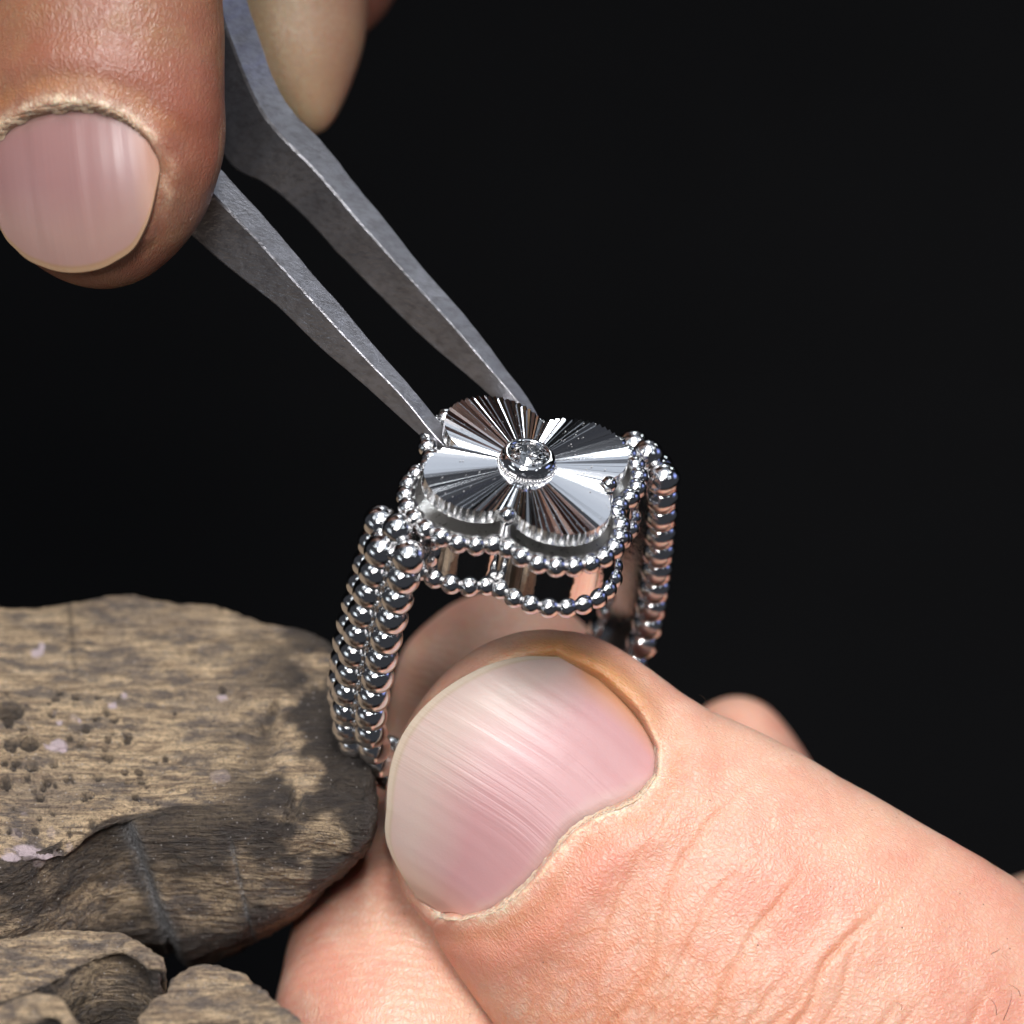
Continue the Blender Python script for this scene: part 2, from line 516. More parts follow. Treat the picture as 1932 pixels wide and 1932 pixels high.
def prong(cols, d0, step=3.0, M=260, seed=0, spots=True, drop=1.6, right_cap=True, groove=False, top_slope=1.19, side_slope=.55):
    """cols: px, back edge y, ridge y, lower edge y. Top is level, the front face falls away below the ridge."""
    cols = np.array(cols, float)
    xs = np.arange(cols[0, 0], cols[-1, 0] + .01, step)
    yb, yr, yl = (np.interp(xs, cols[:, 0], cols[:, k]) for k in (1, 2, 3))
    k = np.ones(9) / 9
    sm = lambda a: np.convolve(np.pad(a, 4, mode='edge'), k, 'valid')
    yb, yr, yl = sm(yb), sm(yr), sm(yl)
    V, PX, seg = [], [], []
    for i, x in enumerate(xs):
        dr = d0 + (yr[i] - 1530) / PXU * top_slope
        db = dr - (yr[i] - yb[i]) / PXU * top_slope
        dl = dr - (yl[i] - yr[i]) / PXU * side_slope
        pts = [(x, yb[i], db), (x, yr[i], dr), (x, yl[i], dl)]
        A = [np.array(p) for p in pts]
        # back faces hidden from the lens: straight down from the back edge
        bb = np.array((x, yl[i] + 30, dl - drop))
        bt = np.array((x, yb[i] + .35 * (yl[i] - yb[i]), db - .35))
        loop = [A[0], A[1], A[2], bb, bt]
        n = [M * 46 // 100, M * 28 // 100, M * 8 // 100, M * 8 // 100]
        n.append(M - sum(n))
        row = []
        for q in range(5):
            a, b = loop[q], loop[(q+1) % 5]
            for t in np.linspace(0, 1, n[q], endpoint=False):
                row.append(a * (1 - t) + b * t)
        row = np.array(row)
        raw = row
        for q in range(170):
            row = .25 * np.roll(row, 1, 0) + .5 * row + .25 * np.roll(row, -1, 0)
            if q == 8:
                sharp = row
        bl = .35 + .65 * float(sstep(200, 420, x)) if groove else .45
        row = sharp * (1 - bl) + row * bl
        V.append(row)
    V = np.array(V)                              # columns x M x 3 in px, py, depth
    nx = len(xs)
    if right_cap:                                # round the end over
        mid = V[-1].mean(0)
        extra = []
        for f, dx in ((.86, 5), (.66, 9), (.42, 11.5), (.2, 13), (.02, 13.5)):
            r = mid + (V[-1] - mid) * f
            r[:, 0] = xs[-1] + dx
            extra.append(r)
        V = np.concatenate([V, np.array(extra)])
        nx = len(V)
    P = V.reshape(-1, 3)
    Wd = np.array([W(*p) for p in P])
    G = Wd.reshape(nx, M, 3)
    du = np.gradient(G, axis=0)
    dv = np.roll(G, -1, 1) - np.roll(G, 1, 1)
    N = np.cross(du, dv)
    N /= np.linalg.norm(N, axis=2, keepdims=True) + 1e-9
    N = N.reshape(-1, 3)
    if (N[M // 5] @ Uv) < 0:
        N = -N
    off = np.array([seed * 7.3, seed * 3.1, 0])
    disp = .045 * fbm(Wd + off, 1.1, 3) + .020 * fbm((Wd + off) * np.array([1, 2.5, 2.5]), 3.2, 4) + .010 * fbm((Wd + off) * np.array([1, 3, 3]), 12, 3)
    jj = np.tile(np.arange(M), nx)
    top = jj < M * .46
    side = (jj >= M * .46) & (jj < M * .74)
    soot_shade = np.zeros(len(P))
    wax = np.zeros(len(P))
    dust = np.zeros(len(P))
    px, py = P[:, 0], P[:, 1]
    # splintered ridge
    ridge_n = np.exp(-((jj - M * .46) / 5.0)**2)
    disp -= ridge_n * (1 - .8 * sstep(300, 420, px)) * np.clip(.03 + .08 * fbm(Wd * np.array([1.2, 1, 1]) + 9, 3.5, 3), 0, .2)
    soot_shade += (side | (jj >= M * .44) & (jj < M * .8)) * (.30 + .55 * sstep(.30, .62, .5 + .5 * fbm(Wd + off, 2.2, 4)))  # front face: burnt dirt and the face's shade, both put into colour
    if spots:
        pits = [(18, 1345, 22), (55, 1407, 17), (22, 1413, 12), (118, 1412, 8), (60, 1448, 10), (30, 1440, 8), (185, 1318, 5), (98, 1350, 7), (150, 1405, 6),
                (205, 1425, 7), (180, 1358, 5), (112, 1305, 6), (10, 1480, 10), (90, 1470, 9), (185, 1462, 8), (130, 1462, 6), (45, 1380, 6), (205, 1395, 5),
                (240, 1398, 6), (75, 1500, 8), (160, 1500, 7), (17, 1370, 8), (420, 1305, 6), (312, 1425, 5), (140, 1330, 4), (8, 1440, 7), (100, 1390, 5)]
        for _ in range(70):
            pits.append((rng.uniform(-20, 330), rng.uniform(1300, 1600), rng.uniform(3, 7)))
        for (x, y, r) in pits:
            r *= 1.35
            q = np.hypot(px - x, (py - y) * 1.35) / r
            disp -= top * (r / PXU) * 1.5 * np.clip(1 - q**2, 0, 1)
            disp += top * (r / PXU) * 0.25 * np.exp(-((q - 1.15) / .25)**2)
            soot_shade = np.maximum(soot_shade, top * .85 * sstep(1.15, .6, q))
        lumps = [(140, 1355, 9), (105, 1345, 7), (60, 1605, 20), (110, 1590, 12), (85, 1640, 16), (30, 1565, 13), (20, 1600, 16), (415, 1465, 22), (130, 1570, 9), (95, 1555, 10), (45, 1530, 7)]
        for (x, y, r) in lumps:
            q = np.hypot(px - x, (py - y) * 1.3) / r
            disp += (top | side) * (r / PXU) * .35 * np.clip(1 - q**2, 0, 1)
            wax = np.maximum(wax, (top | side) * .22 * sstep(1.0, .8, q))
        dabs = [(68, 1230, 14, 13), (78, 1218, 7, 7), (105, 1410, 22, 12), (213, 1332, 8, 6), (235, 1314, 7, 5), (112, 1366, 7, 5), (60, 1590, 42, 13), (20, 1610, 20, 9), (418, 1315, 12, 5),
                (95, 1412, 16, 9), (150, 1360, 5, 4)]
        for (x, y, rx, ry) in dabs:
            q = np.hypot((px - x) / rx, (py - y) / ry) + .35 * fbm(Wd, 9, 3)
            wax = np.maximum(wax, (top | side) * .9 * sstep(1.0, .75, q))
    if groove:
        gx = 232 + (py - 1545) * .36
        q = (px - gx)
        inset = (side | (py > 1540)) * (jj < M * .8)
        fade = sstep(1535, 1575, py)
        disp -= inset * fade * .09 * np.exp(-(q / 13.0)**2)
        disp -= inset * fade * .10 * sstep(14, -34, q) * sstep(-330, -100, q)
        soot_shade = np.maximum(soot_shade, inset * fade * .75 * np.exp(-((q + 16) / 14.0)**2))
        dust = np.maximum(dust, inset * fade * .95 * np.exp(-((q - 4) / 13.0)**2))
        q2 = px - (436 + (py - 1590) * .22)      # a saw scratch further right
        disp -= side * .02 * np.exp(-(q2 / 2.5)**2) * sstep(1570, 1600, py)
        dust = np.maximum(dust, side * .45 * np.exp(-(q2 / 4.)**2) * sstep(1570, 1600, py))
        # gouges at the burnt end
        for (x0, y0, x1, y1, r, dep) in ((560, 1500, 540, 1560, 10, .08), (500, 1375, 480, 1440, 30, .03), (640, 1480, 690, 1500, 12, .06), (520, 1330, 500, 1370, 8, .04), (255, 1150, 200, 1155, 1, 0)):
            a, b = np.array((x0, y0)), np.array((x1, y1))
            e = b - a
            tt = np.clip(((px - x0) * e[0] + (py - y0) * e[1]) / (e @ e), 0, 1)
            q = np.hypot(px - x0 - tt * e[0], py - y0 - tt * e[1]) / r
            disp -= (top | side) * dep * np.exp(-q**2)
            soot_shade = np.maximum(soot_shade, (top | side) * (dep > 0) * .6 * np.exp(-q**2))
        q3 = np.abs(px - (132 + (py - 1150) * .08))
        soot_shade = np.maximum(soot_shade, top * .6 * np.exp(-(q3 / 5)**2) * sstep(1330, 1200, py))
        soot_shade = np.maximum(soot_shade, sstep(340, 560, px + .3 * (py - 1400)) * .94 * sstep(.36, .60, .5 + .5 * fbm(Wd, 2.2, 5) + .22 * sstep(480, 680, px)))
    Wd = Wd + N * disp[:, None]
    c0 = np.array(bench.location)
    F = []
    for i in range(nx - 1):
        for j in range(M):
            j2 = (j + 1) % M
            F.append((i*M+j, (i+1)*M+j, (i+1)*M+j2, i*M+j2))
    F.append(tuple((nx-1)*M + j for j in range(M)))
    F.append(tuple(j for j in reversed(range(M))))
    return mesh_obj('prong', Wd - c0, F, M_WOOD, bench, attrs={'soot_shade': np.clip(soot_shade, 0, .95), 'wax': wax, 'dust': dust})


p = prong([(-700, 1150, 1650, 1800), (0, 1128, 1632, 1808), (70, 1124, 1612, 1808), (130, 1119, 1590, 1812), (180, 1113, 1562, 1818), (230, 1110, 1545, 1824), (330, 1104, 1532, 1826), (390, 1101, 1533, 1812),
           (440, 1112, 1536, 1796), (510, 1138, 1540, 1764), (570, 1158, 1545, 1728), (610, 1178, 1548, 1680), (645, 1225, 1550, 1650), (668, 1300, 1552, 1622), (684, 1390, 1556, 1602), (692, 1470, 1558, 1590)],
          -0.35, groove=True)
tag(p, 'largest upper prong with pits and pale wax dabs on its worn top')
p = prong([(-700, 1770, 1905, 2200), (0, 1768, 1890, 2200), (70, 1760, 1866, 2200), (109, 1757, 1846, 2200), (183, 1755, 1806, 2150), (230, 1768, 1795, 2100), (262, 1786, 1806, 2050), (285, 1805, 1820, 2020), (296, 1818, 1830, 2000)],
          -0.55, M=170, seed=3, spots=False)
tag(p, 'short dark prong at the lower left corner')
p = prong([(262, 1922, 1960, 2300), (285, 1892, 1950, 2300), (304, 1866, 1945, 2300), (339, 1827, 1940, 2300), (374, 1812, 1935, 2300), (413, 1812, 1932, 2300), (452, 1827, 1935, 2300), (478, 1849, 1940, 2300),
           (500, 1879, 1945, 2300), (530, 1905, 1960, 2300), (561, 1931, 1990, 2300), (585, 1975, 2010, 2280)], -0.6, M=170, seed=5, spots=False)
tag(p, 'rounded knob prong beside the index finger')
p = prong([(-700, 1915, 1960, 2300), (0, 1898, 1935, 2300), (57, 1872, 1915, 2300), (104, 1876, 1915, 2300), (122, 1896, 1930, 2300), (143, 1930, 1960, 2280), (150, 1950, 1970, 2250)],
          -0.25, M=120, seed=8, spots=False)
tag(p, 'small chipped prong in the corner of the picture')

# ------------------------------------------------------------------ hands


class Hand:
    def __init__(self):
        self.V, self.F, self.n = [], [], 0
        self.A = {'skin_uv': [], 'dry': [], 'furrow': [], 'print': [], 'pallor': [], 'flush': [], 'stain': []}

    def add(self, V, F, **at):
        self.V.append(V)
        self.F += [tuple(i + self.n for i in f) for f in F]
        for k in self.A:
            self.A[k].append(at.get(k, np.zeros((len(V), 2) if k == 'skin_uv' else len(V))))
        self.n += len(V)

    def build(self, mat, origin):
        V = np.concatenate(self.V) - np.array(origin)
        at = {k: np.concatenate(v) for k, v in self.A.items()}
        o = mesh_obj('hand', V, self.F, mat, attrs=at)
        o.location = origin
        return o


def finger(hand, keys, cap, dorsal, ds=.03, nv=120, p=2.0, nail=None, creases=(), lump=.012, sc=0.0, end=None, pale=0.0, ridges=0.0):
    """keys from tip to root: px, py, depth, half width, dorsal half height, palmar half height (cm)"""
    K = np.array(keys, float)
    C = np.array([W(*k[:3]) for k in K])
    sk = np.concatenate([[0], np.cumsum(np.linalg.norm(np.diff(C, axis=0), axis=1))])
    # arc length on the smooth spine
    tt = np.linspace(0, sk[-1], 600)
    S = hermite(sk, C, tt)
    al = np.concatenate([[0], np.cumsum(np.linalg.norm(np.diff(S, axis=0), axis=1))])
    L = al[-1] if end is None else end
    ncap = int(cap * 1.5 / ds)
    s = np.concatenate([cap * (1 - np.cos(np.linspace(0.0, math.pi / 2, ncap, endpoint=False))), np.arange(cap, L, ds)])
    s[0] = 1e-4
    pt = np.interp(s, al, tt)
    c = hermite(sk, C, pt)
    T = np.gradient(c, s, axis=0)
    T[:6] = T[6]
    T /= np.linalg.norm(T, axis=1, keepdims=True)
    D0 = np.asarray(dorsal, float)
    if D0.ndim == 1:
        D0 = np.tile(D0, (len(s), 1))
    D = D0 - (D0 * T).sum(1)[:, None] * T
    D /= np.linalg.norm(D, axis=1, keepdims=True)
    B = np.cross(T, D)
    a, hd, hp = (hermite(sk, K[:, 3 + q], pt) for q in range(3))
    f = np.clip(1 - np.abs(1 - np.clip(s / cap, 0, 1))**p, 0, 1)**(1 / p)
    ph = np.linspace(0, 2 * math.pi, nv, endpoint=False)
    cs, sn = np.cos(ph), np.sin(ph)
    lat = (a * f)[:, None] * cs[None]
    up = np.where(sn[None] > 0, (hd * f)[:, None], (hp * f)[:, None]) * sn[None]
    Sg = np.repeat(s[:, None], nv, 1)
    dry = np.zeros_like(lat)
    pallor = np.zeros_like(lat) + pale * (.62 - .38 * np.sin(ph))[None]
    flush = np.zeros_like(lat)
    stain = np.zeros_like(lat)
    furrow = np.zeros_like(lat)
    if nail:
        poly = np.array(nail['poly'])
        sd = inpoly_sd(np.stack([Sg.ravel(), lat.ravel()], 1), poly).reshape(lat.shape)
        dors = sn[None] > 0.02
        H = nail['H'](Sg) - nail['k'] * (lat - nail.get('lc', 0))**2
        m = sstep(.035, -.03, sd) * dors
        up = np.where(m > 0, up * (1 - m) + np.minimum(H - .06, 9) * m, up)
        wt = sstep(nail['s0'], nail['s0'] + .30, Sg) * dors
        nz = fbm(np.stack([Sg.ravel() * 1.0, lat.ravel(), 0 * Sg.ravel()], 1), 7, 3).reshape(lat.shape)
        up += wt * nail['fold'] * (1 - .75 * sstep(nail['s1'] - .25, nail['s1'] - .02, Sg)) * np.exp(-((sd - .075) / .065)**2) * (1 + .3 * nz)
        prox = sstep(nail['s1'] - .25, nail['s1'] - .02, Sg)
        up += prox * dors * .012 * np.exp(-((sd - .03) / .022)**2) * (1 + .8 * nz)
        up += prox * dors * .035 * np.exp(-((sd - .26) / .12)**2)
        dry = dors * wt * np.clip(np.exp(-((sd - .045) / .036)**2) * (.40 + .60 * prox) * (1 + .9 * nz), 0, 1)
        flush = 1.2 * dors * wt * np.exp(-((sd - .22) / .20)**2) * (sd > 0) * np.clip(.35 + .65 * sstep(-.3, .5, lat) + .4 * nz, 0, 1)
        stain = dors * wt * np.clip(nail.get('stain', 0) * np.exp(-((sd - .04) / .10)**2) * sstep(.1, -.2, lat) * sstep(nail['s1'] + .1, nail['s1'] - .4, Sg), 0, 1)
    if nail:
        stain = np.maximum(stain, dors * wt * prox * .30 * np.clip(np.exp(-((sd - .13) / .045)**2) * (1 + nz), 0, 1))
    for (u0, dep, wd, slant, wob, v0, v1) in creases:
        nz1 = np.array([mnoise.fractal(Vector((cs[j] * 1.6, u0 * 7, 0)), 1.0, 2.0, 4) for j in range(nv)])
        dz1 = np.array([.95 + .6 * mnoise.noise(Vector((cs[j] * 3.1, u0 * 5, 4))) for j in range(nv)])
        uu = u0 + slant * lat + .10 * lat**2 + wob * .10 * nz1[None]
        vm = sstep(v0 - .3, v0 + .25, lat) * sstep(v1 + .3, v1 - .25, lat) * np.clip(dz1, 0, 1.2)[None]
        g = np.exp(-((Sg - uu) / wd)**2)
        up += (sn[None] > 0) * vm * 0.75 * (-dep * g + .10 * dep * np.exp(-((np.abs(Sg - uu) - 2.4 * wd) / (1.6 * wd))**2))
        furrow = np.maximum(furrow, (sn[None] > 0) * np.clip(vm, 0, 1) * np.exp(-((Sg - uu) / wd / 1.3)**2) * min(1, .35 + dep * 30))
    pos = c[:, None] + lat[..., None] * B[:, None] + up[..., None] * D[:, None]
    V = pos.reshape(-1, 3)
    if lump:
        nrm = (lat[..., None] * B[:, None] + up[..., None] * D[:, None]).reshape(-1, 3)
        nrm /= np.linalg.norm(nrm, axis=1, keepdims=True) + 1e-9
        q = fbm(V, 1.6, 2) * lump + fbm(V, 5, 2) * lump * .25
        if nail:
            q *= (1 - m.ravel())
        V = V + nrm * q[:, None]
    F = []
    nu = len(s)
    for i in range(nu - 1):
        for j in range(nv):
            j2 = (j + 1) % nv
            F.append((i*nv+j, i*nv+j2, (i+1)*nv+j2, (i+1)*nv+j))
    F.append(tuple(reversed(range(nv))))
    F.append(tuple((nu-1)*nv + j for j in range(nv)))
    rad = np.mean(a)
    uvv = np.stack([Sg.ravel() + sc, (np.repeat((ph * rad * .9)[None], nu, 0)).ravel()], 1)
    hand.add(V, F, skin_uv=uvv, dry=dry.ravel(), furrow=furrow.ravel(), pallor=pallor.ravel(), print=np.full(len(V), ridges), flush=flush.ravel(), stain=stain.ravel())
    return dict(s=s, c=c, T=T, B=B, D=D, lat=lat[:, 1:nv // 2], up=up[:, 1:nv // 2])


def nail_plate(fr, nail, mat, parent, name='fingernail', nu=70, nv=110, thick=.035):
    ys = np.linspace(nail['y0'], nail['y1'], nv)
    xf = hermite(*nail['xf'], ys)
    xc = hermite(*nail['xc'], ys)
    V, A = [], []
    for lay in (0, 1):
        for i in range(nu):
            u = i / (nu - 1)
            u = u**1.3
            x = xf + (xc + .03 - xf) * u
            for j in range(nv):
                V.append((x[j], ys[j], lay))
                A.append((u, (ys[j] - ys[0]) / (ys[-1] - ys[0])))
    V = np.array(V)
    A = np.array(A)
    s = np.clip(V[:, 0], fr['s'][1], None)
    ip = lambda k: np.stack([np.interp(s, fr['s'], fr[k][:, q]) for q in range(3)], 1)
    h = nail['H'](V[:, 0]) - nail['k'] * (V[:, 1] - nail.get('lc', 0))**2
    rid = .0028 * np.array([mnoise.fractal(Vector((v * 11, 3.3, 0)), 1.0, 2.0, 3) for v in V[:, 1]])
    h = h + rid * sstep(0, .25, A[:, 0]) - V[:, 2] * thick
    h = h - .03 * sstep(.93, 1.0, A[:, 0])
    e = np.minimum(A[:, 1], 1 - A[:, 1])
    h -= .015 * sstep(.05, 0, e)
    P = ip('c') + V[:, 1:2] * ip('B') + h[:, None] * ip('D') - np.clip(fr['s'][1] - V[:, 0], 0, 9)[:, None] * ip('T')
    F = []
    o2 = nu * nv
    for i in range(nu - 1):
        for j in range(nv - 1):
            a, b, c, d = i*nv+j, i*nv+j+1, (i+1)*nv+j+1, (i+1)*nv+j
            F.append((a, b, c, d))
            F.append((o2+d, o2+c, o2+b, o2+a))
    for j in range(nv - 1):
        F.append((j+1, j, o2+j, o2+j+1))
        q = (nu-1)*nv
        F.append((q+j, q+j+1, o2+q+j+1, o2+q+j))
    for i in range(nu - 1):
        a, b = i*nv, (i+1)*nv
        F.append((a, b, o2+b, o2+a))
        a, b = i*nv+nv-1, (i+1)*nv+nv-1
        F.append((b, a, o2+a, o2+b))
    loc = np.array(parent.location)
    return mesh_obj(name, P - loc, F, mat, parent, attrs={'nail_uv': A})


def cuticle(fr, nail, path, mat, parent, seed, win=.016, wout=.05):
    """ragged strip of dry skin that lies over the edge of the nail"""
    path = np.array(path, float)
    t = np.concatenate([[0], np.cumsum(np.hypot(*np.diff(path, axis=0).T))])
    n = int(t[-1] / .008)
    P = hermite(t, path, np.linspace(0, t[-1], n))
    d = np.gradient(P, axis=0)
    d /= np.linalg.norm(d, axis=1, keepdims=True)
    nr = np.stack([d[:, 1], -d[:, 0]], 1)
    ctr = np.array([np.mean([q[0] for q in nail['poly']]), 0])
    nr *= np.sign(((P - ctr) * nr).sum(1))[:, None]
    V = []
    M = 7
    for i in range(n):
        r1 = mnoise.fractal(Vector((i * .09, seed, 0)), .8, 2.2, 5)
        r2 = mnoise.fractal(Vector((i * .05, seed, 7)), 1, 2, 3)
        env = min(1, i / 14, (n - 1 - i) / 14)
        a = -(win + .020 * max(-.6, r1)) * env
        b = (wout + .020 * r2) * env
        for k in range(M):
            o = a + (b - a) * k / (M - 1)
            q = P[i] + nr[i] * o
            row = int(np.argmin(np.abs(fr['s'] - q[0])))
            hs = np.interp(q[1], fr['lat'][row][::-1], fr['up'][row][::-1])
            hn = float(nail['H'](q[0])) - nail['k'] * (q[1] - nail.get('lc', 0))**2 if o < .03 else -9
            fl = mnoise.fractal(Vector((i * .16, k * .8, seed)), 1, 2, 3)
            h = max(hs, hn) + .006 * math.sin(math.pi * min(1, (k + .6) / (M - 1))) + .007 * max(0, fl) - (.010 if k == M - 1 else 0)
            V.append(fr['c'][row] + (q[0] - fr['s'][row]) * fr['T'][row] + q[1] * fr['B'][row] + h * fr['D'][row])
    V = np.array(V) - np.array(parent.location)
    F = [(i*M+k, i*M+k+1, (i+1)*M+k+1, (i+1)*M+k) for i in range(n-1) for k in range(M-1)]
    return mesh_obj('cuticle', V, F, mat, parent)


def dry_skin(name, a, b):
    t = NT(name)
    ob = t.coords()
    c = t.mix(t.ramp(t.noise(ob, 20, 5, .7), [(.36, 0), (.62, 1)]), a, b)
    t.set(Base_Color=c, Roughness=.55)
    t.set(Normal=t.bump(t.noise(ob, 60, 4, .7), .006))
    t.b.inputs['Subsurface Weight'].default_value = .5
    t.b.inputs['Subsurface Radius'].default_value = (1, .5, .3)
    t.b.inputs['Subsurface Scale'].default_value = .05
    return t.m


M_DRY = dry_skin('dry_cuticle', (.64, .41, .28), (.70, .54, .40))
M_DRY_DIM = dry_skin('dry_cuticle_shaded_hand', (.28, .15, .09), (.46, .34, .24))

# ---- the hand below: thumb in front, index behind the ring, two more fingers behind
TX, TY = np.array([.864, .503]), np.array([-.503, .864])


def th(x, y):                                     # nail coordinates of the thumb -> photo pixel
    q = np.array([962, 1468]) + x * TX + y * TY
    return q[0], q[1]


k_ = 1.0 / PXU * 1.03
npoly = [(-80, 262), (-150, 160), (-185, 39), (-173, -50), (-141, -124), (-102, -182), (-62, -218), (-29, -243), (44, -250), (110, -242), (170, -222), (206, -186), (212, -140), (182, -63), (169, -6),
         (175, 59), (180, 107), (178, 153), (166, 212), (134, 256), (80, 278), (24, 282), (-38, 276)]
nail1 = dict(poly=[((x + 213) * k_, y * k_) for x, y in npoly],
             H=lambda s: .50 - .10 * np.clip(1 - s / .9, 0, 1)**2 - .03 * np.clip((s - .9), -1, 1),
             k=.40, lc=.02, s0=.22, s1=390 * k_, fold=.055, stain=1.0, y0=-254 * k_, y1=282 * k_,
             xf=([y * k_ for y in (-254, -221, -182, -124, -50, 39, 154, 235, 282)], [(x + 213) * k_ for x in (-8, -62, -102, -141, -173, -185, -150, -98, -12)]),
             xc=([y * k_ for y in (-254, -242, -226, -196, -136, -63, -6, 59, 107, 153, 212, 256, 282)], [(x + 213) * k_ for x in (10, 85, 150, 200, 210, 184, 169, 175, 180, 178, 165, 132, 40)]))
hand1 = Hand()
tk = [(*th(-219, -6), -.80, .89, .50, .62), (*th(-60, -4), -.72, .925, .50, .66), (*th(60, 3), -.68, .955, .51, .70), (*th(222, 42), -.62, 1.06, .55, .76), (*th(420, 80), -.55, 1.19, .62, .80),
      (*th(700, 130), -.50, 1.345, .68, .85), (*th(1050, 200), -.55, 1.55, .74, .95), (*th(1500, 330), -.8, 1.5, .85, 1.2), (*th(2100, 560), -1.4, 1.6, 1.0, 1.4)]
cr = [(1.58, .006, .014, .30, 1.0, -.6, .5), (1.82, .011, .015, .22, 1.0, -.7, .8), (2.03, .008, .013, .10, .9, -.5, .9), (2.29, .015, .017, .18, 1.0, -.6, 1.0), (2.47, .010, .014, .0, 1.2, -.4, .9),
      (2.60, .012, .013, -.15, 1.2, -.3, .8), (2.70, .022, .018, .14, 1.0, -.72, .95), (2.86, .010, .013, .30, 1.2, -.6, .6), (3.02, .014, .016, -.05, 1.3, -.4, .9), (3.20, .010, .014, .2, 1.4, -.5, .9), (3.34, .024, .018, .06, 1.1, -.75, .9),
      (3.55, .012, .015, -.12, 1.2, -.8, .7), (3.72, .014, .016, .16, 1.2, -.8, .7), (4.05, .018, .018, -.02, 1.2, -.7, .9), (4.4, .014, .018, -.1, 1.2, -.6, .8),
      (2.45, .007, .012, .75, 1.2, -.2, .7), (2.95, .007, .012, -.7, 1.2, -.3, .7), (3.5, .007, .012, .8, 1.2, -.4, .5)]
fr1 = finger(hand1, tk, .77, Nv, ds=.014, nv=420, p=2.05, nail=nail1, creases=cr, lump=.022)
ik = [(968, 1118, -2.15, .60, .5, .5), (955, 1250, -2.25, .64, .52, .55), (905, 1450, -2.3, .66, .55, .58), (835, 1650, -1.85, .72, .58, .60), (775, 1850, -1.30, .76, .62, .62), (770, 2100, -.9, .80, .7, .7),
      (950, 2450, -.9, .9, .8, .8), (1500, 2800, -1.3, 1.0, .9, .9), (2300, 2950, -1.9, 1.2, 1.1, 1.1)]
finger(hand1, ik, .60, -Nv, ds=.03, nv=150, p=2.0, lump=.02, sc=-7, ridges=1.0)
mk = [(1320, 1345, -3.2, .30, .30, .35), (1385, 1408, -3.25, .34, .34, .42), (1430, 1530, -3.3, .45, .45, .5), (1520, 1760, -3.3, .5, .5, .55), (1800, 2080, -3.0, .75, .7, .7), (2200, 2500, -2.6, .9, .9, .9), (2500, 2900, -2.4, 1.1, 1.1, 1.1)]
finger(hand1, mk, .36, cdir(.4, .6, .3), ds=.04, nv=80, lump=.02, sc=-12)
rk = [(1850, 1720, -3.8, .36, .36, .42), (1935, 1765, -3.85, .46, .45, .5), (2060, 1850, -3.9, .52, .5, .55), (2250, 2100, -3.7, .6, .6, .6), (2450, 2500, -3.1, .8, .8, .8), (2700, 2900, -2.7, 1.0, 1.0, 1.0)]
finger(hand1, rk, .38, cdir(.4, .6, .3), ds=.04, nv=80, lump=.02, sc=-17)
# palm, outside the picture, that carries all of them
pk = [(1950, 2330, -2.2, 1.6, 1.2, 1.2), (2150, 2500, -2.2, 2.5, 1.5, 1.5), (2500, 2800, -2.2, 3.2, 1.7, 1.7), (3100, 3300, -2.4, 3.2, 1.6, 1.6), (3800, 3900, -3, 2.6, 1.6, 1.6), (4600, 4600, -4, 2.5, 1.7, 1.7)]
finger(hand1, pk, 1.6, Nv, ds=.15, nv=80, lump=.05, sc=-23)
h1 = hand1.build(M_SKIN, tuple(W(1900, 2000, -1.5)))
tag(h1, 'pale hand at lower right pinching the ring between thumb and index finger', 'hand')
nail_plate(fr1, nail1, M_NAIL, h1, 'thumbnail')
cuticle(fr1, nail1, [((x + 213) * k_, y * k_) for x, y in ((150, -232), (200, -192), (214, -140), (182, -63), (169, -6), (175, 59), (180, 107), (178, 153), (166, 212), (134, 256), (80, 278), (24, 282))], M_DRY, h1, 3.1, win=.004, wout=.03)
M_HAIR = plain('hair', (0.05, 0.03, 0.02), 0.5)
hv, hf_ = [], []
o1 = np.array(h1.location)
for (x, y, dx, dy) in ((1893, 1925, 14, -75), (1880, 1915, -18, -45), (1925, 1880, -22, -30), (1905, 1960, 24, -40), (1330, 1330, -12, -26), (1870, 1800, 15, -16), (1700, 1905, -10, -18)):
    fi = int(np.argmin(np.abs(fr1['s'] - ((np.array([x, y]) - np.array([962, 1468])) @ TX / PXU + .64))))
    lat_ = ((np.array([x, y]) - np.array([962, 1468])) @ TY - (fi * 0)) / PXU
    for q in range(9):
        t_ = q / 8
        b_ = W(x + dx * t_ + 6 * math.sin(t_ * 3), y + dy * t_ * (1 - .25 * t_), .16 + .10 * math.sin(t_ * 2.2)) - o1
        for m_ in range(3):
            an = m_ * 2.094
            hv.append(b_ + .0022 * (1 - .7 * t_) * (math.cos(an) * Rv + math.sin(an) * Uv))
    n0 = len(hv) - 27
    for q in range(8):
        for m_ in range(3):
            hf_.append((n0 + q*3 + m_, n0 + q*3 + (m_+1) % 3, n0 + q*3 + 3 + (m_+1) % 3, n0 + q*3 + 3 + m_))
tag(mesh_obj('fine_hair', hv, hf_, M_HAIR, h1), kind='stuff')

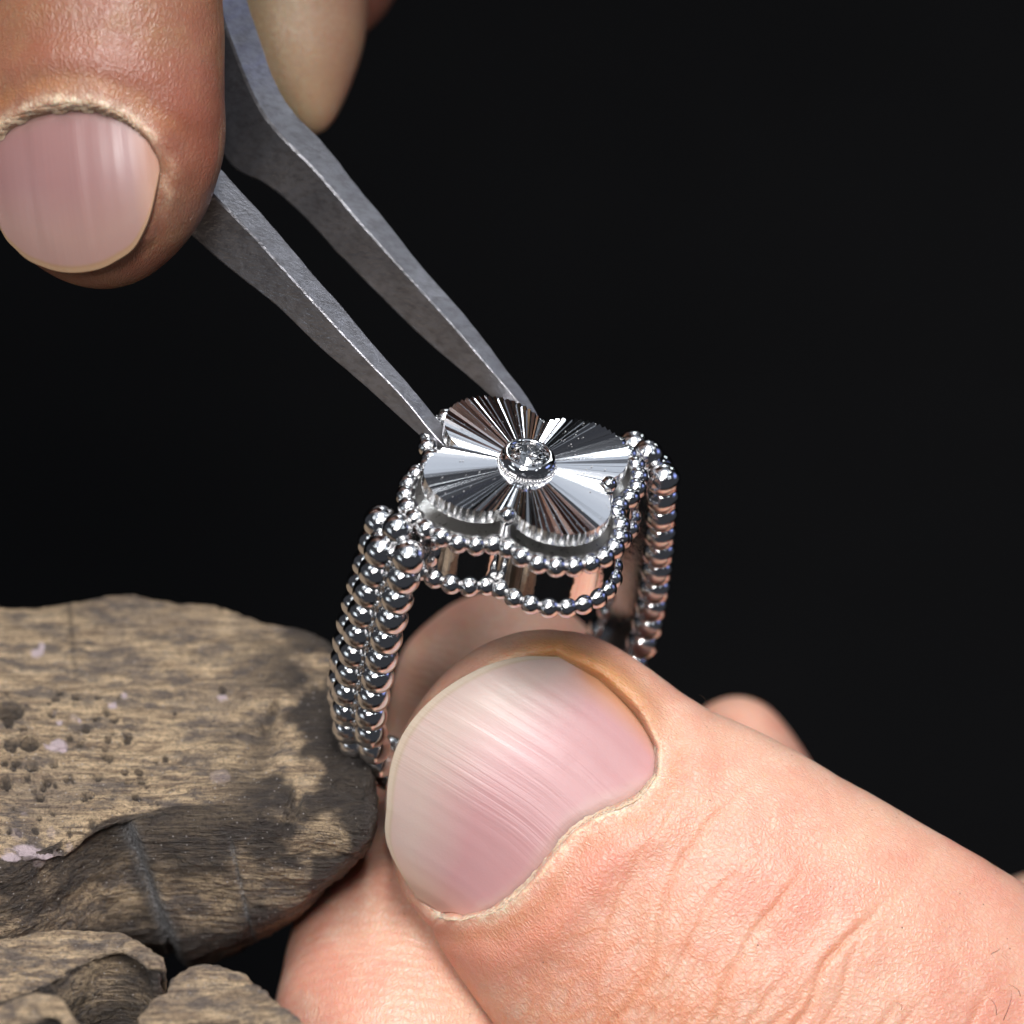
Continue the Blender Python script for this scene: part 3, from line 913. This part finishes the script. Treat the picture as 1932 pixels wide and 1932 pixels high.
# ---- the hand above: thumb with its nail on this side of the tweezers, two fingertips behind
hand2 = Hand()
ang = math.radians(-17)
dor2 = cdir(math.sin(ang), 0.0, math.cos(ang))
k2 = 1.0 / PXU
ys2 = np.array([-.50, -.46, -.36, -.2, 0, .2, .36, .46, .50])
xf2 = np.array([.56, .40, .25, .15, .11, .15, .26, .44, .57])
xc2 = np.array([.60, .74, .84, .90, .92, .90, .83, .72, .60])
nail2 = dict(poly=[(x, y) for x, y in zip(xf2, ys2)] + [(x, y) for x, y in zip(xc2[::-1], ys2[::-1])],
             H=lambda s: .50 - .14 * np.clip(1 - s / .8, 0, 1)**2, k=.42, s0=.25, s1=.92, fold=.07, stain=.5, y0=-.50, y1=.50, xf=(ys2, xf2), xc=(ys2, xc2))
t2 = [(208, 545, -.15, .70, .52, .5), (196, 420, -.12, .72, .52, .52), (182, 260, -.12, .74, .55, .56), (168, 90, -.15, .76, .58, .6), (150, -110, -.2, .80, .62, .64), (130, -420, .3, .85, .7, .7), (120, -900, .9, 1.0, .85, .85), (100, -1500, 1.2, 1.3, 1.1, 1.1)]
cr2 = [(1.9, .008, .02, .1, 1, -.6, .6), (2.2, .012, .02, .1, 1, -.6, .6), (2.6, .014, .02, .1, 1, -.6, .6)]
fr2 = finger(hand2, t2, .90, dor2, ds=.018, nv=240, p=1.95, nail=nail2, creases=cr2, lump=.016)
finger(hand2, [(598, 252, -1.75, .24, .30, .30), (580, 130, -1.8, .29, .36, .36), (565, -20, -1.9, .36, .42, .42), (540, -250, -2.0, .5, .5, .5), (450, -600, -1.8, .8, .8, .8), (250, -1200, -.2, 1.0, 1.0, 1.0)],
       .62, cdir(.8, .3, -.3), ds=.03, nv=90, p=1.7, lump=.012, sc=-5, pale=.85, ridges=.2)
finger(hand2, [(640, 80, -2.7, .24, .30, .30), (640, -40, -2.8, .36, .40, .40), (650, -250, -2.9, .55, .55, .55), (560, -700, -2.3, .8, .8, .8), (400, -1300, -.4, 1.0, 1.0, 1.0)],
       .5, cdir(.8, .3, -.3), ds=.04, nv=70, lump=.012, sc=-9)
finger(hand2, [(330, -620, .5, 1.3, 1.2, 1.2), (260, -860, .8, 2.4, 1.6, 1.6), (150, -1400, .9, 3.0, 1.8, 1.8), (-100, -2200, .2, 3.1, 1.9, 1.9), (-500, -3200, -1, 2.6, 1.9, 1.9)], 1.4, Nv, ds=.15, nv=80, lump=.05, sc=-15)
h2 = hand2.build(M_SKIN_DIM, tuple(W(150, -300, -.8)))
tag(h2, 'ruddy, shade-darkened hand at upper left gripping the steel tweezers by thumb and fingertips', 'hand')
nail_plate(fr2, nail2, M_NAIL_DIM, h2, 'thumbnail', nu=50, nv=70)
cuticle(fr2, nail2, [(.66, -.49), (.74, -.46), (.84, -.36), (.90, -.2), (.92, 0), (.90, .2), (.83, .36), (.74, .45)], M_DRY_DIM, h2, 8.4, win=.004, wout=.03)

# ------------------------------------------------------------------ tweezers
tweez = empty('tweezers', Matrix.Translation(Vector(W(640, 500, -.4))))
tag(tweez, 'grey steel tweezers with scuffed narrow tips holding the clover plate', 'tweezers')


def tw_arm(outer, inner, low, d_tip, d_top, label):
    """three visible edges of a bar whose near edge is the inner one; the fourth edge lies behind"""
    n = 160
    out = []
    for E in (outer, inner, low):
        E = np.array(E, float)
        t = np.concatenate([[0], np.cumsum(np.hypot(*np.diff(E, axis=0).T))])
        out.append(hermite(t / t[-1], E, np.linspace(0, 1, n)))
    O, I, Lw = out
    u = np.linspace(0, 1, n)
    dep = d_top + (d_tip - d_top) * u
    rows = []
    for i in range(n):
        q1 = np.hypot(*(O[i] - I[i])) / PXU
        q2 = np.hypot(*(Lw[i] - I[i])) / PXU
        d1, d2 = -q1 * .9, -q2 * .9
        a, b, c = W(*I[i], dep[i]), W(*O[i], dep[i] + d1), W(*Lw[i], dep[i] + d2)
        d = b + c - a
        rows.append([a, b, d, c])
    R = np.array(rows)
    # chamfered corners: 8 points round each section
    sec = []
    for i in range(n):
        r = R[i]
        pts = []
        for q in range(4):
            pv, nx_ = r[(q - 1) % 4], r[(q + 1) % 4]
            for (o, amt) in ((pv, .07), (nx_, .07)):
                pts.append(r[q] + (o - r[q]) * amt * .55)
        pts = np.array(pts)
        # nicks along the edges
        ctr = r.mean(0)
        for m in range(8):
            k = mnoise.noise(Vector((i * .35, m // 2 * 5.1, d_tip * 3))) * .5 + mnoise.noise(Vector((i * .12, m // 2 * 3.7, 2))) * .5
            pts[m] += (pts[m] - ctr) * .035 * k
        sec.append(pts)
    S = np.array(sec).reshape(-1, 3) - np.array(tweez.location)
    F = []
    for i in range(n - 1):
        for m in range(8):
            m2 = (m + 1) % 8
            F.append((i*8+m, i*8+m2, (i+1)*8+m2, (i+1)*8+m))
    F.append(tuple(range(8)))
    F.append(tuple((n-1)*8 + m for m in reversed(range(8))))
    o = mesh_obj('arm', S, F, M_STEEL, tweez, smooth=False)
    bm = bmesh.new()
    bm.from_mesh(o.data)
    bmesh.ops.recalc_face_normals(bm, faces=bm.faces)
    bm.to_mesh(o.data)
    bm.free()
    return tag(o, label)


tw_arm([(330, -420), (420, -150), (480, 40), (517, 145), (545, 198), (608, 266), (667, 341), (738, 428), (808, 516), (892, 612), (954, 695), (1000, 757), (1024, 802)],
       [(280, -410), (370, -140), (430, 60), (463, 145), (492, 205), (532, 256), (596, 322), (667, 405), (742, 489), (829, 585), (915, 684), (975, 756), (1012, 806)],
       [(240, -330), (300, -80), (360, 120), (400, 250), (440, 318), (495, 345), (560, 397), (640, 482), (720, 562), (800, 640), (880, 708), (945, 766), (992, 812)],
       -.52, -.85, 'farther arm with a broad bent shoulder')
tw_arm([(240, -330), (300, 100), (360, 250), (440, 343), (517, 428), (583, 508), (642, 574), (704, 649), (767, 720), (829, 795), (876, 858)],
       [(200, -300), (260, 120), (330, 280), (412, 376), (475, 441), (558, 533), (630, 612), (700, 687), (765, 755), (820, 822), (862, 866)],
       [(150, -240), (200, 200), (280, 360), (368, 452), (433, 508), (517, 574), (600, 653), (683, 724), (752, 786), (810, 838), (850, 872)],
       -.22, -.45, 'nearer arm with a bright narrow top face')

# ------------------------------------------------------------------ the ring
nC = np.array([.127, .757, .639])
nC /= np.linalg.norm(nC)
sC = np.array([162, 49, -90.0])
sC -= (sC @ nC) * nC
sC /= np.linalg.norm(sC)
Zr, Xr = cdir(*nC), cdir(*sC)
Yr = np.cross(Zr, Xr)
O0 = W(993, 883, 0)


def frame(X, Y, Z, O):
    return Matrix(((X[0], Y[0], Z[0], O[0]), (X[1], Y[1], Z[1], O[1]), (X[2], Y[2], Z[2], O[2]), (0, 0, 0, 1)))


ring = empty('ring', frame(Xr, Yr, Zr, O0))
tag(ring, 'white gold beaded ring with an open clover setting, held between thumb and finger', 'ring')


def sphere_mesh(name, mat, seg=28, rings=16):
    bm = bmesh.new()
    bmesh.ops.create_uvsphere(bm, u_segments=seg, v_segments=rings, radius=1)
    me = bpy.data.meshes.new(name)
    bm.to_mesh(me)
    bm.free()
    me.polygons.foreach_set('use_smooth', [True] * len(me.polygons))
    me.materials.append(mat)
    return me


BEAD = sphere_mesh('bead', M_GOLD)


def bead(parent, p, r, name='bead', me=None, wide=1.0):
    o = bpy.data.objects.new(name, me or BEAD)
    COL.objects.link(o)
    o.parent = parent
    o.location = p
    o.scale = (r * random.uniform(.97, 1.02), r * wide, r * random.uniform(.97, 1.02))
    o.rotation_euler = (random.uniform(-.12, .12), random.uniform(-3, 3), random.uniform(-.12, .12))
    return o


# centre line of the hoop in the ring's own X-Z plane
ZC, RH = -1.336, .934
ZT, XT = -.24, .83


def hoop_pts(n=900):
    a = []
    for t in np.linspace(0, 1, 200):              # left arm, from the shoulder down
        z = ZT + (ZC - ZT) * t
        a.append((-(XT + (RH - XT) * math.sin(t * math.pi / 2)), z))
    for t in np.linspace(0, math.pi, 500)[1:]:
        a.append((-RH * math.cos(t), ZC - RH * math.sin(t)))
    left = a[:200]
    for (x, z) in reversed(left[:-1]):
        a.append((-x, z))
    return np.array(a)


HP = hoop_pts()
HP[:, 0] += .022
hs = np.concatenate([[0], np.cumsum(np.hypot(*np.diff(HP, axis=0).T))])
HL = hs[-1]


def hoop_at(s):
    p = np.array([np.interp(s, hs, HP[:, 0]), np.interp(s, hs, HP[:, 1])])
    q = np.array([np.interp(s + .01, hs, HP[:, 0]), np.interp(s + .01, hs, HP[:, 1])]) if s + .01 < HL else None
    if q is None:
        q, p2 = p, np.array([np.interp(s - .01, hs, HP[:, 0]), np.interp(s - .01, hs, HP[:, 1])])
        t = q - p2
    else:
        t = q - p
    t /= np.linalg.norm(t)
    return p, np.array([t[1], -t[0]])             # point and outward normal


for row, (y, lift, off, r) in enumerate(((-.155, 0.0, 0.0, .096), (0.0, .062, .5, .097), (.155, 0.0, 0.0, .096))):
    nb = 36
    pitch = HL / nb
    for k in range(nb + (1 if off == 0 else 0)):
        s = (k + off) * pitch
        if row == 1:
            s = (k + .5) * pitch
        p, n = hoop_at(min(s, HL))
        if n @ (p - np.array([0, ZC])) < 0:
            n = -n
        rr = r
        e = min(k, nb - k) if off == 0 else min(k, nb - 1 - k)
        if e < 2:
            rr *= 1.0 + .02 * (2 - e)
        bead(ring, (p[0] + n[0] * lift, y, p[1] + n[1] * lift), rr, wide=1.0)
for sx in (-1, 1):                                # closing beads on top of each shoulder
    bead(ring, (sx * .815 + .022, 0.0, -.175), .092)

# plain inner band
V, F = [], []
prof = [(-.165, -.06), (-.185, .0), (-.155, .05), (-.078, .066), (0, .105), (.078, .066), (.155, .05), (.185, 0), (.165, -.06), (.10, -.075), (-.10, -.075)]
ns = 240
for i in range(ns):
    s = HL * i / (ns - 1)
    p, n = hoop_at(s)
    if n @ (p - np.array([0, ZC])) < 0:
        n = -n
    for (y, h) in prof:
        V.append((p[0] + n[0] * h, y, p[1] + n[1] * h))
m = len(prof)
for i in range(ns - 1):
    for j in range(m):
        F.append((i*m+j, (i+1)*m+j, (i+1)*m+(j+1) % m, i*m+(j+1) % m))
F.append(tuple(range(m)))
F.append(tuple((ns-1)*m + j for j in range(m)))
M_BAND = metal('inner_band_white_gold', (0.84, 0.82, 0.82), 0.12, 0.001, 40)
mesh_obj('inner_band', V, F, M_BAND, ring)

# clover outline: four lobes on the X and Y axes
Q, RL = .335, .285


def clover(off, n=64):
    """points of the clover outline grown outward by off; returns list of lobes' arcs joined"""
    r = RL + off
    # where two neighbouring lobes meet on the diagonal: (t-Q)^2+t^2=r^2
    t = (Q + math.sqrt(max(2 * r * r - Q * Q, 0))) / 2
    a0 = math.atan2(t, t - Q)
    pts = []
    for L in range(4):
        th0 = L * math.pi / 2
        for i in range(n):
            a = -a0 + 2 * a0 * i / n
            x, y = Q + r * math.cos(a), r * math.sin(a)
            pts.append((x * math.cos(th0) - y * math.sin(th0), x * math.sin(th0) + y * math.cos(th0)))
    return np.array(pts)


ZB1, ZB2 = -.132, -.425                           # heights of the two beaded borders


def wall(name, off_out, off_in, z0, z1, mat, n=48):
    A, B_ = clover(off_out, n), clover(off_in, n)
    N = len(A)
    V = [(x, y, z0) for x, y in A] + [(x, y, z1) for x, y in A] + [(x, y, z0) for x, y in B_] + [(x, y, z1) for x, y in B_]
    F = []
    for i in range(N):
        j = (i + 1) % N
        F += [(i, j, N+j, N+i), (2*N+j, 2*N+i, 3*N+i, 3*N+j), (N+i, N+j, 3*N+j, 3*N+i), (j, i, 2*N+i, 2*N+j)]
    o = mesh_obj(name, V, F, mat, ring)
    o.data.set_sharp_from_angle(angle=math.radians(35))
    return o


wall('setting_wall', .082, .035, ZB2, ZB1 + .02, M_GOLD)
wall('setting_rail', .10, .03, ZB1 - .012, ZB1 + .030, M_SATIN)
# the floor of the open setting
A = clover(.04, 40)
V = [(x, y, -.20) for x, y in A] + [(x, y, -.24) for x, y in A]
N = len(A)
F = [tuple(range(N)), tuple(reversed(range(N, 2*N)))] + [((i+1) % N, i, N+i, N+(i+1) % N) for i in range(N)]
mesh_obj('setting_floor', V, F, M_SATIN, ring, smooth=False)

for (z, off, r0) in ((ZB1, .072, .0600), (ZB2, .075, .0605)):
    pts = clover(off, 200)
    pts = np.vstack([pts, pts[:1]])
    per = 200
    for L in range(4):
        seg = pts[L*per:(L+1)*per+1]
        sl = np.concatenate([[0], np.cumsum(np.hypot(*np.diff(seg, axis=0).T))])
        nb = 11
        for k in range(nb):
            s = sl[-1] * (k + .5) / nb
            x, y = np.interp(s, sl, seg[:, 0]), np.interp(s, sl, seg[:, 1])
            bead(ring, (x, y, z), r0 * random.uniform(.98, 1.02))


def lathe(prof, n=40, scale=1.0):
    V, F = [], []
    for (r, z) in prof:
        for i in range(n):
            a = 2 * math.pi * i / n
            V.append((r * math.cos(a) * scale, r * math.sin(a) * scale, z * scale))
    for k in range(len(prof) - 1):
        for i in range(n):
            j = (i + 1) % n
            F.append((k*n+i, k*n+j, (k+1)*n+j, (k+1)*n+i))
    F.append(tuple(reversed(range(n))))
    F.append(tuple((len(prof)-1)*n + i for i in range(n)))
    return V, F


# four prongs with round heads in the notches, and their solder posts below
for k in range(4):
    a = math.pi / 4 + k * math.pi / 2
    rn = .462
    drop = 0 if k >= 2 else -.13                  # the two far prongs stand lower, under the plate
    prof = [(.048, -.46), (.050, -.30), (.044, -.13), (.036, -.07), (.034, -.02), (.040, .0)] + [(.046 * math.cos(t), .030 + .046 * math.sin(t)) for t in np.linspace(-.75, 1.45, 12)] + [(.003, .0765)]
    V, F = lathe(prof, 24)
    V = [(x + rn * math.cos(a), y + rn * math.sin(a), z + (drop if z > -.2 else 0)) for x, y, z in V]
    mesh_obj('prong', V, F, M_GOLD, ring)
# short bars and solder that tie the setting to the shoulders
for sx in (-1, 1):
    for (y, z) in ((-.07, -.26), (.07, -.26), (0, -.40)):
        V, F = lathe([(.030, -.10), (.034, -.06), (.028, 0), (.034, .06), (.030, .10)], 16)
        V = [(sx * .80 + zz, y + yy, z + xx) for xx, yy, zz in V]
        mesh_obj('strut', V, F, M_GOLD, ring)
    for q in range(7):
        bead(ring, (sx * random.uniform(.74, .80), random.uniform(-.12, .12), random.uniform(-.36, -.16)), random.uniform(.022, .036), 'solder_drop')

# ------------------------------------------------------------------ clover plate
tilt = Matrix.Rotation(math.radians(2.0), 4, 'Y')
plate = empty('clover_plate', frame(Xr, Yr, Zr, O0) @ Matrix.Translation((0, 0, .03)) @ tilt)
tag(plate, 'four lobed fluted white gold clover with a central diamond, lowered into the ring by tweezers', 'jewel')
NG = 112
TH = .085


def edge_r(th_):
    """radius of the clover outline at angle th_"""
    a = (th_ + math.pi / 4) % (math.pi / 2) - math.pi / 4
    return Q * math.cos(a) + math.sqrt(max(RL**2 - (Q * math.sin(a))**2, 0))


V, F = [], []
r0 = .10
nst = NG * 2
SL = .47
WIDE = .60                                        # each cut has a broad flank and a narrow steep one
per_ = 2 * math.pi / NG
ring_a, ring_z = [], []
for i in range(NG):
    a = i * per_ + random.gauss(0, .05) * per_
    g = max(.10, SL + .16 * mnoise.noise(Vector((i * .31, 1.7, 0))) + random.gauss(0, .14))
    if math.cos(a + math.pi / 4) > 0:             # the broad flanks of both halves lean the same way
        ring_a += [a, a + WIDE * per_]
        ring_z += [-.5 * g * WIDE * per_, .5 * g * WIDE * per_]
    else:
        ring_a += [a, a + (1 - WIDE) * per_]
        ring_z += [-.5 * g * WIDE * per_, .5 * g * WIDE * per_]
for i in range(nst):
    a = ring_a[i]
    R_ = edge_r(a) * (1.0 if i % 2 else .990)
    for r in (r0, R_):
        V.append((r * math.cos(a), r * math.sin(a), ring_z[i] * r))
    V.append((R_ * math.cos(a), R_ * math.sin(a), -TH))
for i in range(nst):
    j = (i + 1) % nst
    F.append((3*i, 3*i+1, 3*j+1, 3*j))
top_n = len(F)
for i in range(nst):
    j = (i + 1) % nst
    F.append((3*i+1, 3*i+2, 3*j+2, 3*j+1))
F.append(tuple(3*i+2 for i in reversed(range(nst))))
o = mesh_obj('fluted_plate', V, F, M_DISC, plate, smooth=False)
o.data.materials.append(M_RIM)
mi = [0] * len(F)
for i in range(top_n, len(F)):
    mi[i] = 1
o.data.polygons.foreach_set('material_index', mi)
# bezel
prof = [(.150, -.01), (.156, .012), (.154, .035), (.147, .058), (.134, .074), (.120, .078), (.111, .072), (.107, .055), (.100, .02)]
V, F = lathe(prof, 72)
bez = mesh_obj('bezel', V, F[:-2], M_GOLD, plate)
bm = bmesh.new()
for k in range(64):
    a = 2 * math.pi * k / 64
    bmesh.ops.create_icosphere(bm, subdivisions=1, radius=.0085, matrix=Matrix.Translation((.160 * math.cos(a), .160 * math.sin(a), .004)))
tag(bm_obj('milgrain', bm, M_GOLD, bez), kind='stuff')
bm = bmesh.new()
for k in range(110):
    a = rng.uniform(0, 2 * math.pi)
    r = edge_r(a) * math.sqrt(rng.uniform(.09, .95))
    q = rng.uniform(.0016, .0042)
    bmesh.ops.create_icosphere(bm, subdivisions=1, radius=q, matrix=Matrix.Translation((r * math.cos(a), r * math.sin(a), .008)))
M_DUST = plain('polishing_dust', (.75, .75, .78), .8)
tag(bm_obj('dust', bm, M_DUST, plate), kind='stuff')
# brilliant-cut diamond
bm = bmesh.new()
rg, rt = .108, .060
zt, zg, zp = .092, .060, -.03
tab = [bm.verts.new((rt * math.cos(a), rt * math.sin(a), zt)) for a in [2*math.pi*k/8 for k in range(8)]]
star = [bm.verts.new((.083 * math.cos(a), .083 * math.sin(a), .0785)) for a in [2*math.pi*(k+.5)/8 for k in range(8)]]
g1 = [bm.verts.new((rg * math.cos(a), rg * math.sin(a), zg)) for a in [2*math.pi*k/16 for k in range(16)]]
g2 = [bm.verts.new((rg * math.cos(a), rg * math.sin(a), zg - .006)) for a in [2*math.pi*k/16 for k in range(16)]]
pm = [bm.verts.new((.05 * math.cos(a), .05 * math.sin(a), .003)) for a in [2*math.pi*(k+.5)/8 for k in range(8)]]
cul = bm.verts.new((0, 0, zp))
bm.faces.new(tab)
for k in range(8):
    k1 = (k + 1) % 8
    bm.faces.new((tab[k], star[k], tab[k1]))
    bm.faces.new((tab[k1], star[k], g1[(2*k+2) % 16]))
    bm.faces.new((tab[k1], g1[(2*k+2) % 16], star[k1]))
    bm.faces.new((star[k], g1[2*k], g1[2*k+1]))
    bm.faces.new((star[k], g1[2*k+1], g1[(2*k+2) % 16]))
    bm.faces.new((pm[k], g2[2*k+1], g2[2*k]))
    bm.faces.new((pm[k], g2[(2*k+2) % 16], g2[2*k+1]))
    bm.faces.new((pm[k], g2[2*k], cul))
    bm.faces.new((pm[k], cul, g2[(2*k+2) % 16]))
for k in range(16):
    k1 = (k + 1) % 16
    bm.faces.new((g1[k], g2[k], g2[k1], g1[k1]))
bm_obj('diamond', bm, M_DIAMOND, plate, smooth=False)
